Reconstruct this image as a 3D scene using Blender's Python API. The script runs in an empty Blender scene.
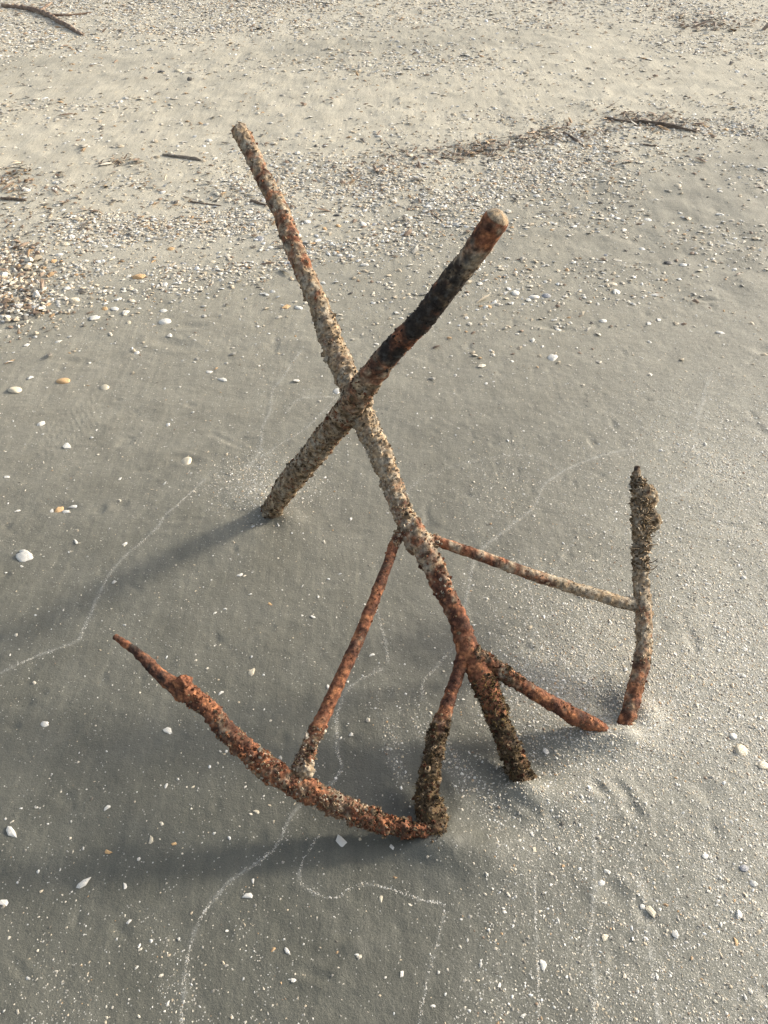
import bpy, math, random
import numpy as np
from mathutils import Vector, Matrix
R = math.radians
SC = bpy.context.scene
COL = SC.collection
random.seed(7)
rng = np.random.default_rng(7)

# ------------------------------------------------------------------ camera
PITCH = 0.733          # radians below the horizon
H = 1.45               # eye height of a standing person
F = 804.0              # focal length in picture widths of 768
cam_d = bpy.data.cameras.new('camera')
cam = bpy.data.objects.new('camera', cam_d)
COL.objects.link(cam)
cam.location = (0, 0, H)
cam.rotation_euler = (math.pi / 2 - PITCH, 0, 0)
cam_d.sensor_fit = 'VERTICAL'
cam_d.sensor_height = 36.0
cam_d.lens = F / 1024 * 36.0
cam_d.clip_start = 0.02
cam_d.clip_end = 2000
SC.camera = cam

# ------------------------------------------------------------------ light
SUN_EL, SUN_AZ = 20.5, 25.0       # azimuth counted from +X towards +Y
w = bpy.data.worlds.new('World')
SC.world = w
w.use_nodes = True
nt = w.node_tree
nt.nodes.clear()
sky = nt.nodes.new('ShaderNodeTexSky')
sky.sky_type = 'NISHITA'
sky.sun_disc = False
sky.sun_elevation = R(SUN_EL)
sky.sun_rotation = R(90 - SUN_AZ)
sky.air_density = 1.0
sky.dust_density = 3.5
sky.ozone_density = 1.0
bg = nt.nodes.new('ShaderNodeBackground')
bg.inputs['Strength'].default_value = 0.15
wo = nt.nodes.new('ShaderNodeOutputWorld')
hs = nt.nodes.new('ShaderNodeHueSaturation')      # thin summer haze: a paler blue
hs.inputs['Saturation'].default_value = 0.55
nt.links.new(sky.outputs[0], hs.inputs['Color'])
nt.links.new(hs.outputs[0], bg.inputs[0])
nt.links.new(bg.outputs[0], wo.inputs[0])
sun_d = bpy.data.lights.new('sun', 'SUN')
sun_d.energy = 2.5
sun_d.angle = R(6.5)
sun_d.color = (1.0, 0.935, 0.82)
sun = bpy.data.objects.new('sun', sun_d)
COL.objects.link(sun)
to_sun = Vector((math.cos(R(SUN_EL)) * math.cos(R(SUN_AZ)), math.cos(R(SUN_EL)) * math.sin(R(SUN_AZ)), math.sin(R(SUN_EL))))
sun.rotation_euler = to_sun.to_track_quat('Z', 'Y').to_euler()
SC.view_settings.view_transform = 'Standard'
SC.view_settings.look = 'None'
SC.view_settings.gamma = 1
SC.view_settings.exposure = 0.82

# ------------------------------------------------------------------ noise
def _hash(ix, iy, iz):
    n = (ix * 374761393 + iy * 668265263 + iz * 2147483647 + 1013904223) & 0xFFFFFFFF
    n = ((n ^ (n >> 13)) * 1274126177) & 0xFFFFFFFF
    n = ((n ^ (n >> 16)) * 2246822519) & 0xFFFFFFFF
    return ((n ^ (n >> 15)) & 0xFFFFFF) / float(0xFFFFFF)

def vnoise(x, y, z=0.0):
    x = np.asarray(x, float); y = np.asarray(y, float); z = np.asarray(z, float) + 0 * x
    ix = np.floor(x).astype(np.int64); iy = np.floor(y).astype(np.int64); iz = np.floor(z).astype(np.int64)
    fx = x - ix; fy = y - iy; fz = z - iz
    fx = fx * fx * (3 - 2 * fx); fy = fy * fy * (3 - 2 * fy); fz = fz * fz * (3 - 2 * fz)
    def h(a, b, c): return _hash(ix + a, iy + b, iz + c)
    a = h(0, 0, 0) * (1 - fx) + h(1, 0, 0) * fx
    b = h(0, 1, 0) * (1 - fx) + h(1, 1, 0) * fx
    c = h(0, 0, 1) * (1 - fx) + h(1, 0, 1) * fx
    d = h(0, 1, 1) * (1 - fx) + h(1, 1, 1) * fx
    return (a * (1 - fy) + b * fy) * (1 - fz) + (c * (1 - fy) + d * fy) * fz

def fbm(x, y, z=0.0, o=4):
    s = 0; a = 0.5; t = 0
    for i in range(o):
        s = s + a * vnoise(np.asarray(x) * 2 ** i + 17.3 * i, np.asarray(y) * 2 ** i + 5.1 * i, np.asarray(z) * 2 ** i + 3.7 * i)
        t += a; a *= 0.5
    return s / t        # 0..1

def sstep(a, b, x):
    t = np.clip((np.asarray(x, float) - a) / (b - a), 0, 1)
    return t * t * (3 - 2 * t)

# ------------------------------------------------------------------ where things stand
cp, sp = math.cos(PITCH), math.sin(PITCH)
def ray_dir(u, v):
    u = np.asarray(u, float); v = np.asarray(v, float)
    return np.stack([u - 384, F * cp + (512 - v) * sp, -F * sp + (512 - v) * cp], -1)
def at_depth(u, v, dep):
    return np.array([0, 0, H]) + ray_dir(u, v) * (np.asarray(dep)[..., None] if np.ndim(dep) else dep) / F
def project(x, y, z):
    dz = z - H
    dep = y * cp - dz * sp
    dep = np.maximum(dep, 0.05)
    return 384 + F * x / dep, 512 - F * (y * sp + dz * cp) / dep

def ground_pt(u, v):
    d = ray_dir(u, v); z = 0.0
    for _ in range(12):
        t = (z - H) / d[..., 2]
        z = height(t * d[..., 0], t * d[..., 1])
    return np.stack([t * d[..., 0], t * d[..., 1], z], -1)

MOUNDS = []   # x, y, sx, sy, h
DENTS = []
def height0(x, y):
    z = 0.028 * np.maximum(y - 3.2, 0) ** 1.0 * sstep(2.8, 4.2, y)
    z = z + 0.022 * (fbm(x * 0.8, y * 0.8, 1.0, 3) - 0.5) * sstep(1.6, 3.0, y)
    return z
def height(x, y):
    x = np.asarray(x, float); y = np.asarray(y, float)
    z = height0(x, y)
    z = z + 0.010 * (fbm(x * 2.2 + 9, y * 2.2, 4.0, 3) - 0.5)
    z = z + 0.0030 * (fbm(x * 9 + y * 3, y * 13, 2.0, 3) - 0.5)
    rough = 0.15 + 0.85 * sstep(2.6, 3.8, y + 0.25 * x)
    z = z + rough * 0.016 * (fbm(x * 9, y * 9, 7.0, 4) - 0.5)
    pn = vnoise(x * 34 + 7, y * 34, 11.) * vnoise(x * 13, y * 13, 12.)
    z = z - .0025 * sstep(.55, .8, pn) + .0022 * (fbm(x * 40, y * 55, 3., 3) - .5)
    for (mx, my, sx, sy, h) in MOUNDS:
        z = z + 1.35 * h * np.exp(-((x - mx) / sx) ** 2 - ((y - my) / sy) ** 2)
    for (mx, my, a, l, wd, dp) in DENTS:
        c, s = math.cos(a), math.sin(a)
        p = (x - mx) * c + (y - my) * s; q = -(x - mx) * s + (y - my) * c
        r2 = (p / l) ** 2 + (q / wd) ** 2
        dp = dp * .5; z = z - dp * np.exp(-r2 * 1.5) + 0.35 * dp * np.exp(-(np.sqrt(r2) - 1.6) ** 2 * 4)
    return z

def G0(u, v):
    d = ray_dir(u, v); t = -H / d[2]
    return t * d[0], t * d[1]
for (u, v, sx, sy, h) in [(522, 792, .055, .030, .009), (505, 775, .045, .03, -.007), (415, 850, .09, .025, .008), (450, 812, .03, .05, .007), (405, 815, .05, .03, -.007), (285, 520, .05, .03, .007), (250, 516, .05, .025, -.006), (612, 742, .07, .03, .008), (585, 740, .05, .03, .005), (645, 715, .035, .04, .008), (596, 708, .05, .03, -.008), (430, 838, .05, .03, .010), (470, 855, .10, .05, .012), (445, 800, .03, .035, -.008), (522, 788, .03, .02, .006), (530, 760, .05, .04, -.010),
                          (605, 735, .05, .03, .006), (626, 735, .03, .02, .007), (600, 700, .06, .04, -.010), (272, 520, .035, .03, -.006), (255, 500, .07, .05, .004),
                          (560, 800, .12, .05, .008), (400, 850, .08, .03, -.005)]:
    x, y = G0(u, v); MOUNDS.append((x, y, sx, sy, h))
for (u, v, a, l, wd, dp) in [(598, 790, -.9, .022, .010, .006), (622, 790, -.8, .026, .012, .007), (633, 810, -1.1, .026, .014, .006), (590, 806, -.7, .016, .008, .004),
                             (527, 810, -.5, .022, .010, .004), (552, 820, -1.2, .018, .012, .003), (512, 817, -.4, .016, .008, .003),
                             (706, 790, -.6, .03, .02, .004), (613, 893, 0, .022, .02, .006), (645, 915, 1, .014, .014, .005), (120, 930, -.4, .02, .01, .004),
                             (330, 960, .3, .03, .012, .005), (315, 975, -.3, .03, .01, .005), (345, 935, .3, .02, .01, .004), (20, 970, -.6, .03, .008, .004), (80, 845, .4, .02, .008, .003),
                             (705, 298, -.2, .05, .02, .012), (765, 350, -.4, .04, .03, .008), (556, 328, -.3, .06, .02, .009), (175, 345, -.3, .07, .03, .010), (150, 352, .3, .05, .02, .006),
                             (186, 460, -.3, .045, .018, .008), (97, 430, 0, .03, .02, .004), (275, 352, .4, .08, .04, .008), (225, 440, -.6, .06, .01, .004), (640, 265, -.2, .06, .02, .010),
                             (75, 362, -.2, .07, .02, .006), (120, 505, .2, .02, .015, .006), (60, 508, 0, .04, .02, .006), (135, 588, 1, .01, .022, .004), (190, 327, 0, .05, .02, .008), (185, 520, .1, .04, .01, .004)]:
    x, y = G0(u, v); DENTS.append((x, y, a, l, wd, dp))
for i in range(34):       # tread print pressed in the sand
    k, j = divmod(i, 11)
    x, y = G0(45 + j * 5.0, 455 - j * 3.2 - k * 13)
    if k < 3: DENTS.append((x, y, -1.2, .026, .005, .0018))

# thin drift lines of white grit left by the swash, traced on the ground
LINES = [
 ([(300,352),(285,375),(272,392),(270,410),(262,430),(260,450),(248,470)], .55, .0045),
 ([(205,480),(180,503),(165,515),(155,530),(128,553),(112,570),(98,597),(82,630),(75,642),(40,655),(0,673),(-60,700)], .62, .0030),
 ([(383,669),(352,687),(338,711),(337,748),(341,767),(329,786),(296,809),(276,845),(262,860),(230,880),(205,910),(190,945),(183,985),(180,1030)], .62, .0028),
 ([(320,834),(303,865),(301,883),(317,894),(336,897),(359,884),(391,889),(422,901),(445,907),(441,932),(429,971),(417,1030)], .38, .0018),
 ([(588,760),(594,815),(595,874),(592,909),(590,944),(595,979),(592,1030)], .75, .0026),
 ([(631,850),(640,881),(648,923),(652,972),(659,1030)], .75, .0028),
 ([(535,874),(536,927),(538,979),(538,1030)], .6, .0018),
 ([(640,448),(597,457),(547,482),(534,507),(505,532),(480,552),(470,577),(465,607)], .6, .004),
 ([(528,582),(534,615),(532,648),(524,669)], .6, .003),
 ([(590,602),(586,636),(590,657)], .5, .003),
 ([(712,370),(703,400),(695,440),(698,476),(676,496)], .5, .005),
 ([(453,649),(434,669),(423,683),(423,700)], .5, .003),
 ([(376,608),(385,641),(388,662)], .5, .0025),
 ([(337,398),(310,425),(278,446),(242,471)], .4, .004),
 ([(337,398),(300,400),(288,412)], .3, .006),
 ([(530,620),(560,560),(575,540)], .2, .004),
 ([(405,492),(440,470),(520,455),(560,470)], .2, .005),
]
LW = []
for pts, s, wd in LINES:
    P = np.array([G0(u, v) for u, v in pts])
    Q = []                                  # smooth and shake a little
    for i in range(len(P) - 1):
        p0 = P[max(i - 1, 0)]; p1 = P[i]; p2 = P[i + 1]; p3 = P[min(i + 2, len(P) - 1)]
        for t in np.linspace(0, 1, 10, endpoint=False):
            Q.append(0.5 * ((2 * p1) + (-p0 + p2) * t + (2 * p0 - 5 * p1 + 4 * p2 - p3) * t * t + (-p0 + 3 * p1 - 3 * p2 + p3) * t ** 3))
    Q.append(P[-1]); Q = np.array(Q)
    Q[:, 0] += 0.010 * (fbm(Q[:, 0] * 14, Q[:, 1] * 14, 3.3, 3) - .5); Q[:, 1] += 0.010 * (fbm(Q[:, 0] * 14, Q[:, 1] * 14, 8.3, 3) - .5)
    LW.append((Q, s, wd))

def interp(u, xs, ys): return np.interp(u, xs, ys)
def belt1(u, v):
    c = interp(u, [-500, -200, 0, 150, 300, 450, 600, 768, 1100], [330, 290, 262, 240, 218, 182, 142, 118, 92])
    hw = interp(u, [-200, 0, 150, 300, 450, 600, 768, 1100], [55, 52, 46, 52, 48, 30, 17, 15])
    return np.exp(-np.abs((v - c) / hw) ** 2.4)
def belt_low(u, v):     # scattered shells under the wrack line, mostly to the right
    a = sstep(120, 190, v) * (1 - sstep(250, 390, v)) * (.25 + .75 * sstep(280, 480, u))
    return a
def belt2(u, v):
    e = interp(u, [-200, 0, 200, 400, 768, 1000], [70, 54, 40, 30, 20, 14])
    return 1 - sstep(e * .7, e * 1.3, v)
def belt3(u, v):
    c = interp(u, [-200, 0, 200, 400, 600, 900], [118, 100, 85, 62, 50, 40])
    return np.exp(-((v - c) / 18) ** 2)
def grit(u, v, x, y):
    a = sstep(500, 700, u + (v - 700) * .25 * (v > 700)) * sstep(360, 560, v)
    n = sstep(.35, .65, fbm(x * 3.0 + 2, y * 2.0, 5.0, 3))
    st = sstep(.50, .68, fbm((x * .8 + y * .45) * 16, (y * .8 - x * .45) * 2.2, 9.0, 3))     # streaks
    b = sstep(840, 1000, v) * (1 - sstep(200, 330, u)) * st
    c = np.exp(-((u - 262) / 45) ** 2 - ((v - 486) / 26) ** 2) * 1.0
    d = np.exp(-((u - 420) / 90) ** 2 - ((v - 770) / 50) ** 2) * st * .6 + np.exp(-((u - 560) / 55) ** 2 - ((v - 680) / 40) ** 2) * .7
    e = .30 * sstep(430, 560, u) * sstep(420, 520, v) * n
    return np.clip(a * (.5 + .5 * n) * (1 + .3 * sstep(620, 760, u)) * (0.6 + .4 * st) + b * .10 + .04 * sstep(850, 1000, v) * (1 - sstep(150, 380, u)) + c * .5 + d + e, 0, 1)

# ------------------------------------------------------------------ mesh + material helpers
def new_mesh(name, V, faces, cols=None, mat=None, smooth=True, parent=None):
    """faces: (n,3)/(n,4) array or list of such arrays"""
    me = bpy.data.meshes.new(name)
    if isinstance(faces, np.ndarray): faces = [faces]
    V = np.asarray(V, np.float32)
    nl = sum(f.size for f in faces); nf = sum(len(f) for f in faces)
    me.vertices.add(len(V)); me.vertices.foreach_set('co', V.ravel())
    me.loops.add(nl); me.loops.foreach_set('vertex_index', np.concatenate([f.ravel() for f in faces]).astype(np.int32))
    me.polygons.add(nf)
    tot = np.concatenate([np.full(len(f), f.shape[1]) for f in faces]).astype(np.int32)
    st = np.concatenate([[0], np.cumsum(tot)[:-1]]).astype(np.int32)
    me.polygons.foreach_set('loop_start', st)
    me.polygons.foreach_set('use_smooth', np.full(nf, smooth))
    me.update(calc_edges=True)
    if cols is not None:
        a = me.attributes.new('Col', 'FLOAT_COLOR', 'POINT')
        c = np.ones((len(V), 4), np.float32); c[:, :cols.shape[1]] = cols
        a.data.foreach_set('color', c.ravel())
    if mat: me.materials.append(mat)
    o = bpy.data.objects.new(name, me); COL.objects.link(o)
    if parent: o.parent = parent
    return o

def tag(o, label=None, cat=None, group=None, kind=None):
    if label: o['label'] = label
    if cat: o['category'] = cat
    if group: o['group'] = group
    if kind: o['kind'] = kind
    return o

class MT:
    def __init__(s, name):
        s.m = bpy.data.materials.new(name); s.m.use_nodes = True
        s.nt = s.m.node_tree; s.b = s.nt.nodes['Principled BSDF']
    def n(s, t, **k):
        nd = s.nt.nodes.new(t)
        for a, v in k.items():
            if a.startswith('i_'):
                key = a[2:].replace('_', ' ')
                nd.inputs[key].default_value = v
            else: setattr(nd, a, v)
        return nd
    def l(s, a, b): s.nt.links.new(a, b)
    def noise(s, scale, detail=4, rough=.55, vec=None):
        nd = s.n('ShaderNodeTexNoise'); nd.inputs['Scale'].default_value = scale; nd.inputs['Detail'].default_value = detail; nd.inputs['Roughness'].default_value = rough
        s.l(vec or s.pos(), nd.inputs['Vector']); return nd.outputs['Fac']
    def pos(s):
        if not hasattr(s, '_p'): s._p = s.n('ShaderNodeTexCoord').outputs['Object']
        return s._p
    def ramp(s, fac, stops):
        r = s.n('ShaderNodeValToRGB'); e = r.color_ramp.elements
        while len(e) < len(stops): e.new(.5)
        for i, (p, c) in enumerate(stops):
            e[i].position = p; e[i].color = (*c, 1) if len(c) == 3 else c
        s.l(fac, r.inputs[0]); return r.outputs[0]
    def mix(s, fac, a, b, mode='MIX'):
        m = s.n('ShaderNodeMix', data_type='RGBA', blend_type=mode)
        for sock, v in ((m.inputs[0], fac), (m.inputs[6], a), (m.inputs[7], b)):
            if isinstance(v, (int, float)): sock.default_value = v
            elif isinstance(v, tuple): sock.default_value = (*v, 1)
            else: s.l(v, sock)
        return m.outputs[2]
    def math(s, op, a, b=0.0):
        m = s.n('ShaderNodeMath', operation=op)
        for sock, v in zip(m.inputs, (a, b)):
            if isinstance(v, (int, float)): sock.default_value = v
            else: s.l(v, sock)
        return m.outputs[0]
    def attr(s):
        a = s.n('ShaderNodeAttribute', attribute_name='Col'); return a
    def bump(s, h, strength, dist, prev=None):
        b = s.n('ShaderNodeBump'); b.inputs['Strength'].default_value = strength; b.inputs['Distance'].default_value = dist
        s.l(h, b.inputs['Height'])
        if prev: s.l(prev, b.inputs['Normal'])
        return b.outputs['Normal']

# --- sand
def sand_material():
    M = MT('sand')
    A = M.attr(); sep = M.n('ShaderNodeSeparateColor'); M.l(A.outputs['Color'], sep.inputs[0])
    line, dry, gr = sep.outputs[0], sep.outputs[1], sep.outputs[2]
    big = M.noise(1.1, 4); mid = M.noise(9, 5); fine = M.noise(260, 3, .7); grain = M.noise(900, 2, .6)
    wet = M.ramp(mid, [(.30, (.082, .080, .060)), (.70, (.118, .115, .090))])
    dryc = M.ramp(mid, [(.30, (.43, .39, .30)), (.70, (.53, .485, .38))])
    base = M.mix(dry, wet, dryc)  # dry mixes real dryness with the glare painted farther up the beach
    base = M.mix(M.ramp(big, [(.35, (0, 0, 0)), (.65, (.35, .35, .35))]), base, M.mix(.5, base, (.20, .19, .155)))
    mp = M.n('ShaderNodeMapping'); mp.inputs['Rotation'].default_value = (0, 0, .55); mp.inputs['Scale'].default_value = (60, 7, 30)
    M.l(M.pos(), mp.inputs['Vector']); stre = M.noise(1.0, 5, .7, mp.outputs[0])
    base = M.mix(.8, base, M.ramp(stre, [(.30, (.84, .84, .85)), (.5, (1, 1, 1)), (.72, (1.28, 1.27, 1.24))]), 'MULTIPLY')
    base = M.mix(M.math('MULTIPLY', gr, .60), base, M.mix(dry, (.33, .317, .258), (.52, .48, .385)))  # gr holds shell grit plus the sheen painted on the right
    g = M.ramp(grain, [(.30, (.52, .52, .52)), (.5, (1, 1, 1)), (.70, (1.55, 1.54, 1.5))])
    base = M.mix(.75, base, g, 'MULTIPLY')
    # tiny pale grains of crushed shell
    vo = M.n('ShaderNodeTexVoronoi', feature='F1'); vo.inputs['Scale'].default_value = 330; M.l(M.pos(), vo.inputs['Vector'])
    vs = M.n('ShaderNodeSeparateColor'); M.l(vo.outputs['Color'], vs.inputs[0])
    thr = M.math('SUBTRACT', .985, M.math('MULTIPLY', M.math('ADD', gr, M.math('MULTIPLY', line, .9)), .42))
    sel = M.math('GREATER_THAN', vs.outputs[0], thr)
    rad = M.math('LESS_THAN', vo.outputs['Distance'], .42)
    spk = M.math('MULTIPLY', M.math('MULTIPLY', sel, rad), .75)
    base = M.mix(spk, base, (.52, .49, .42))
    base = M.mix(M.math('MULTIPLY', line, M.ramp(fine, [(.38, (.15, .15, .15)), (.60, (.9, .9, .9))])), base, (.46, .45, .40))
    M.l(base, M.b.inputs['Base Color'])
    M.l(M.ramp(dry, [(0, (.50, .50, .50)), (1, (.95, .95, .95))]), M.b.inputs['Roughness'])
    M.b.inputs['Specular IOR Level'].default_value = .5
    n = M.bump(M.noise(60, 5, .65), .5, .004)
    n = M.bump(fine, .45, .0025, n)
    n = M.bump(grain, .35, .0012, n)
    M.l(n, M.b.inputs['Normal'])
    return M.m
SAND = sand_material()

def chip_material():
    M = MT('shell_chips')
    A = M.attr(); n = M.noise(220, 3)
    c = M.mix(.8, A.outputs['Color'], M.ramp(n, [(.3, (.72, .70, .66)), (.7, (1.08, 1.08, 1.08))]), 'MULTIPLY')
    M.l(c, M.b.inputs['Base Color']); M.b.inputs['Roughness'].default_value = .6
    M.l(M.bump(n, .4, .001), M.b.inputs['Normal'])
    return M.m
CHIP = chip_material()

def shell_material(name, c1, c2, ring):
    M = MT(name)
    wv = M.n('ShaderNodeTexWave', wave_type='RINGS', rings_direction='SPHERICAL')
    wv.inputs['Scale'].default_value = ring; wv.inputs['Distortion'].default_value = 2.5; wv.inputs['Detail'].default_value = 3
    M.l(M.pos(), wv.inputs['Vector'])
    n = M.noise(60, 4)
    f = M.math('MULTIPLY', M.math('ADD', wv.outputs['Fac'], n), .5)
    c = M.ramp(f, [(.25, c1), (.7, c2)])
    M.l(c, M.b.inputs['Base Color']); M.b.inputs['Roughness'].default_value = .5
    M.l(M.bump(f, .35, .0015), M.b.inputs['Normal'])
    return M.m
SHM = dict(white=shell_material('white_shell', (.64, .60, .51), (.80, .76, .68), 60),
           cream=shell_material('cream_shell', (.55, .45, .30), (.74, .66, .50), 60),
           orange=shell_material('orange_shell', (.48, .25, .09), (.70, .48, .25), 60),
           grey=shell_material('grey_shell', (.16, .16, .17), (.40, .40, .41), 60),
           dark=shell_material('dark_shell', (.03, .03, .03), (.10, .09, .08), 60))

def iron_material():
    M = MT('rusted_crusted_iron')
    A = M.attr()
    n1 = M.noise(70, 5, .65); n2 = M.noise(320, 4, .7); n3 = M.noise(16, 4)
    c = M.mix(.85, A.outputs['Color'], M.ramp(n1, [(.28, (.42, .38, .36)), (.5, (1, 1, 1)), (.72, (1.45, 1.38, 1.28))]), 'MULTIPLY')
    c = M.mix(.7, c, M.ramp(n2, [(.3, (.5, .48, .46)), (.5, (1, 1, 1)), (.75, (1.5, 1.45, 1.4))]), 'MULTIPLY')
    M.l(c, M.b.inputs['Base Color']); M.b.inputs['Roughness'].default_value = .88
    M.b.inputs['Specular IOR Level'].default_value = .25
    n = M.bump(n1, .8, .004); n = M.bump(n2, .7, .002, n)
    M.l(n, M.b.inputs['Normal'])
    return M.m
IRON = iron_material()
def wood_material():
    M = MT('grey_driftwood')
    A = M.attr(); n = M.noise(120, 4)
    c = M.mix(.8, A.outputs['Color'], M.ramp(n, [(.3, (.5, .48, .45)), (.7, (1.3, 1.25, 1.2))]), 'MULTIPLY')
    M.l(c, M.b.inputs['Base Color']); M.b.inputs['Roughness'].default_value = .9
    M.l(M.bump(n, .6, .003), M.b.inputs['Normal'])
    return M.m
WOOD = wood_material()

# ------------------------------------------------------------------ ground sheet
def spaced(lo, hi, step, g, far):
    core = list(np.arange(lo, hi + step / 2, step))
    up = []; s = step; x = core[-1]
    while x < far:
        s *= g; x += s; up.append(x)
    return core, up
cx, ux = spaced(-1.0, 1.0, .0052, 1.012, 14)
s = ux[-1] - ux[-2]; x = ux[-1]
while x < 900: s *= 1.3; x += s; ux.append(x)
xs = np.array([-a for a in reversed(ux)] + cx + ux)
cy, uy = spaced(.36, 2.2, .0052, 1.0075, 16)
s = uy[-1] - uy[-2]; x = uy[-1]
while x < 900: s *= 1.3; x += s; uy.append(x)
dn = []; s = .0052; x = .36
while x > -900: s *= 1.12; x -= s; dn.append(x)
ys = np.array(list(reversed(dn)) + cy + uy)
X, Y = np.meshgrid(xs, ys); X = X.ravel(); Y = Y.ravel()
Z = height(X, np.minimum(Y, 14))
U, V_ = project(X, Y, 0 * X + .03 * np.maximum(Y - 3.2, 0))
line = np.zeros(len(X))
near = np.where((np.abs(X) < 2.6) & (Y > .2) & (Y < 3.5))[0]
nx_, ny_ = X[near], Y[near]
wob = .12 + .88 * sstep(.38, .62, fbm(nx_ * 30, ny_ * 30, 2.0, 3))
for Q, s_, wd in LW:
    wd = wd * .62
    L = np.zeros(len(near))
    for a, b in zip(Q[:-1], Q[1:]):
        m = np.where((nx_ > min(a[0], b[0]) - .05) & (nx_ < max(a[0], b[0]) + .05) & (ny_ > min(a[1], b[1]) - .05) & (ny_ < max(a[1], b[1]) + .05))[0]
        if not len(m): continue
        d = b - a; t = np.clip(((nx_[m] - a[0]) * d[0] + (ny_[m] - a[1]) * d[1]) / (d @ d + 1e-12), 0, 1)
        dd = np.hypot(nx_[m] - a[0] - t * d[0], ny_[m] - a[1] - t * d[1])
        L[m] = np.maximum(L[m], np.exp(-(dd / wd) ** 2) + .14 * np.exp(-(dd / (wd * 6)) ** 2))
    line[near] = np.maximum(line[near], L * s_ * wob)
Z = Z + .0012 * line
cl = np.interp(U, [-500, -200, 0, 150, 300, 450, 600, 768, 1100], [330, 300, 275, 252, 226, 190, 150, 124, 95])
off = V_ - cl + 60 * (fbm(X * 1.2, Y * 1.6, 3., 4) - .5)
dry = .62 * (1 - sstep(-50, 45, off)) + .38 * (1 - sstep(0, 300, off)) 
dry = np.clip(dry + .12 * belt1(U, V_) + .06 * sstep(450, 800, U) * sstep(240, 300, V_) * (1 - sstep(900, 1100, V_)), 0, 1)
damp = np.exp(-((V_ - np.interp(U, [-300, 0, 300, 768, 1100], [72, 60, 48, 30, 22])) / 13) ** 2) * sstep(.3, .6, fbm(X * .9, Y * 1.5, 44., 4))
dry = dry * (1 - .40 * damp)
dry = dry * .76 + .24 * (1 - sstep(330, 900, V_))  # fade up the view: drier sand plus glare painted into the colour
grit_sheen = grit(U, V_, X, Y)
grit_sheen = grit_sheen + .25 * sstep(520, 760, U) * sstep(250, 450, V_)  # sheen of the right-hand sand painted in as a paler colour
grit_sheen = np.clip(grit_sheen + .3 * belt1(U, V_) + .3 * belt2(U, V_) + .02, 0, 1)
behind = Y < .1
dry[behind] = 0; grit_sheen[behind] = .3
nx, ny = len(xs), len(ys)
I = np.arange(nx * ny).reshape(ny, nx)
Fq = np.stack([I[:-1, :-1], I[:-1, 1:], I[1:, 1:], I[1:, :-1]], -1).reshape(-1, 4)
gr_o = new_mesh('sand_beach', np.stack([X, Y, Z], 1), Fq, np.stack([line, dry, grit_sheen], 1), SAND)
tag(gr_o, kind='structure')

# ------------------------------------------------------------------ chips of shell scattered in one mesh
PAL = np.array([(.80, .76, .67), (.76, .68, .54), (.66, .55, .39), (.52, .34, .18), (.40, .37, .31), (.17, .15, .12), (.86, .84, .78), (.30, .21, .14)])
def chips(name, x, y, size, pal_w, tilt, lift, elong=1.6, n=5, z=None, dome=.17):
    size = np.minimum(size, np.median(size) * 2.6)
    N = len(x); k = n
    ang = np.linspace(0, 2 * np.pi, k, endpoint=False)[None, :] + rng.uniform(-.35, .35, (N, k)) + rng.uniform(0, 6.28, (N, 1))
    rad = rng.uniform(.6, 1.15, (N, k)) * size[:, None] * .5
    el = 1 + (elong - 1) * rng.uniform(0, 1, (N, 1)) ** 1.5
    lx = rad * np.cos(ang) * el; ly = rad * np.sin(ang) / el ** .5; lz = -dome * .5 * size[:, None] * rng.uniform(.3, 1, (N, k))
    lx = np.concatenate([lx, np.zeros((N, 1))], 1); ly = np.concatenate([ly, np.zeros((N, 1))], 1)
    lz = np.concatenate([lz, (dome * .5 * size)[:, None]], 1)
    th = rng.uniform(0, 2 * np.pi, N); ax = rng.normal(0, tilt * .42, N); ay = rng.normal(0, tilt * .42, N)
    lz2 = lz + lx * np.tan(np.clip(ax, -.5, .5))[:, None] + ly * np.tan(np.clip(ay, -.5, .5))[:, None]
    wx = lx * np.cos(th)[:, None] - ly * np.sin(th)[:, None]; wy = lx * np.sin(th)[:, None] + ly * np.cos(th)[:, None]
    zz = height(x, y) if z is None else z
    P = np.stack([x[:, None] + wx, y[:, None] + wy, (zz + size * lift)[:, None] + lz2], -1).reshape(-1, 3)
    b = (np.arange(N) * (k + 1))[:, None]
    i = np.arange(k)
    Fc = np.stack([b + i, b + (i + 1) % k, b + k + 0 * i], -1).reshape(-1, 3)
    pw = np.array(pal_w, float); pw /= pw.sum()
    c = PAL[rng.choice(len(PAL), N, p=pw)] * rng.uniform(.7, 1.05, (N, 1))
    return new_mesh(name, P, Fc, np.repeat(c, k + 1, 0), CHIP, smooth=False)

def field(area, ylo, yhi, dens, dfun):
    """sample points of a fan shaped stretch of beach, kept with probability dfun"""
    n = int(dens * area)
    xm = .85 + .72 * yhi
    x = rng.uniform(-xm, xm, n); y = rng.uniform(ylo, yhi, n)
    k = np.abs(x) < .75 + .70 * y; x, y = x[k], y[k]
    u, v = project(x, y, height0(x, y))
    p = dfun(u, v, x, y)
    k = rng.random(len(x)) < p
    return x[k], y[k]
def A_(ylo, yhi): return 2 * (.85 + .72 * yhi) * (yhi - ylo)

x, y = field(A_(.35, 3.6), .35, 3.6, 100000, lambda u, v, x, y: np.clip(.014 + .98 * grit(u, v, x, y) ** 1.15, 0, 1))
sz = np.exp(rng.normal(math.log(.0026), .45, len(x))) * (1 + .30 * np.maximum(y - 1.2, 0))
tag(chips('shell_grit', x, y, sz, [5, 5, 3, .4, 3, .8, 1.5, .4], .3, .12), 'tiny white specks of crushed shell peppering the grey sand', 'shell grit', kind='stuff')
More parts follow.
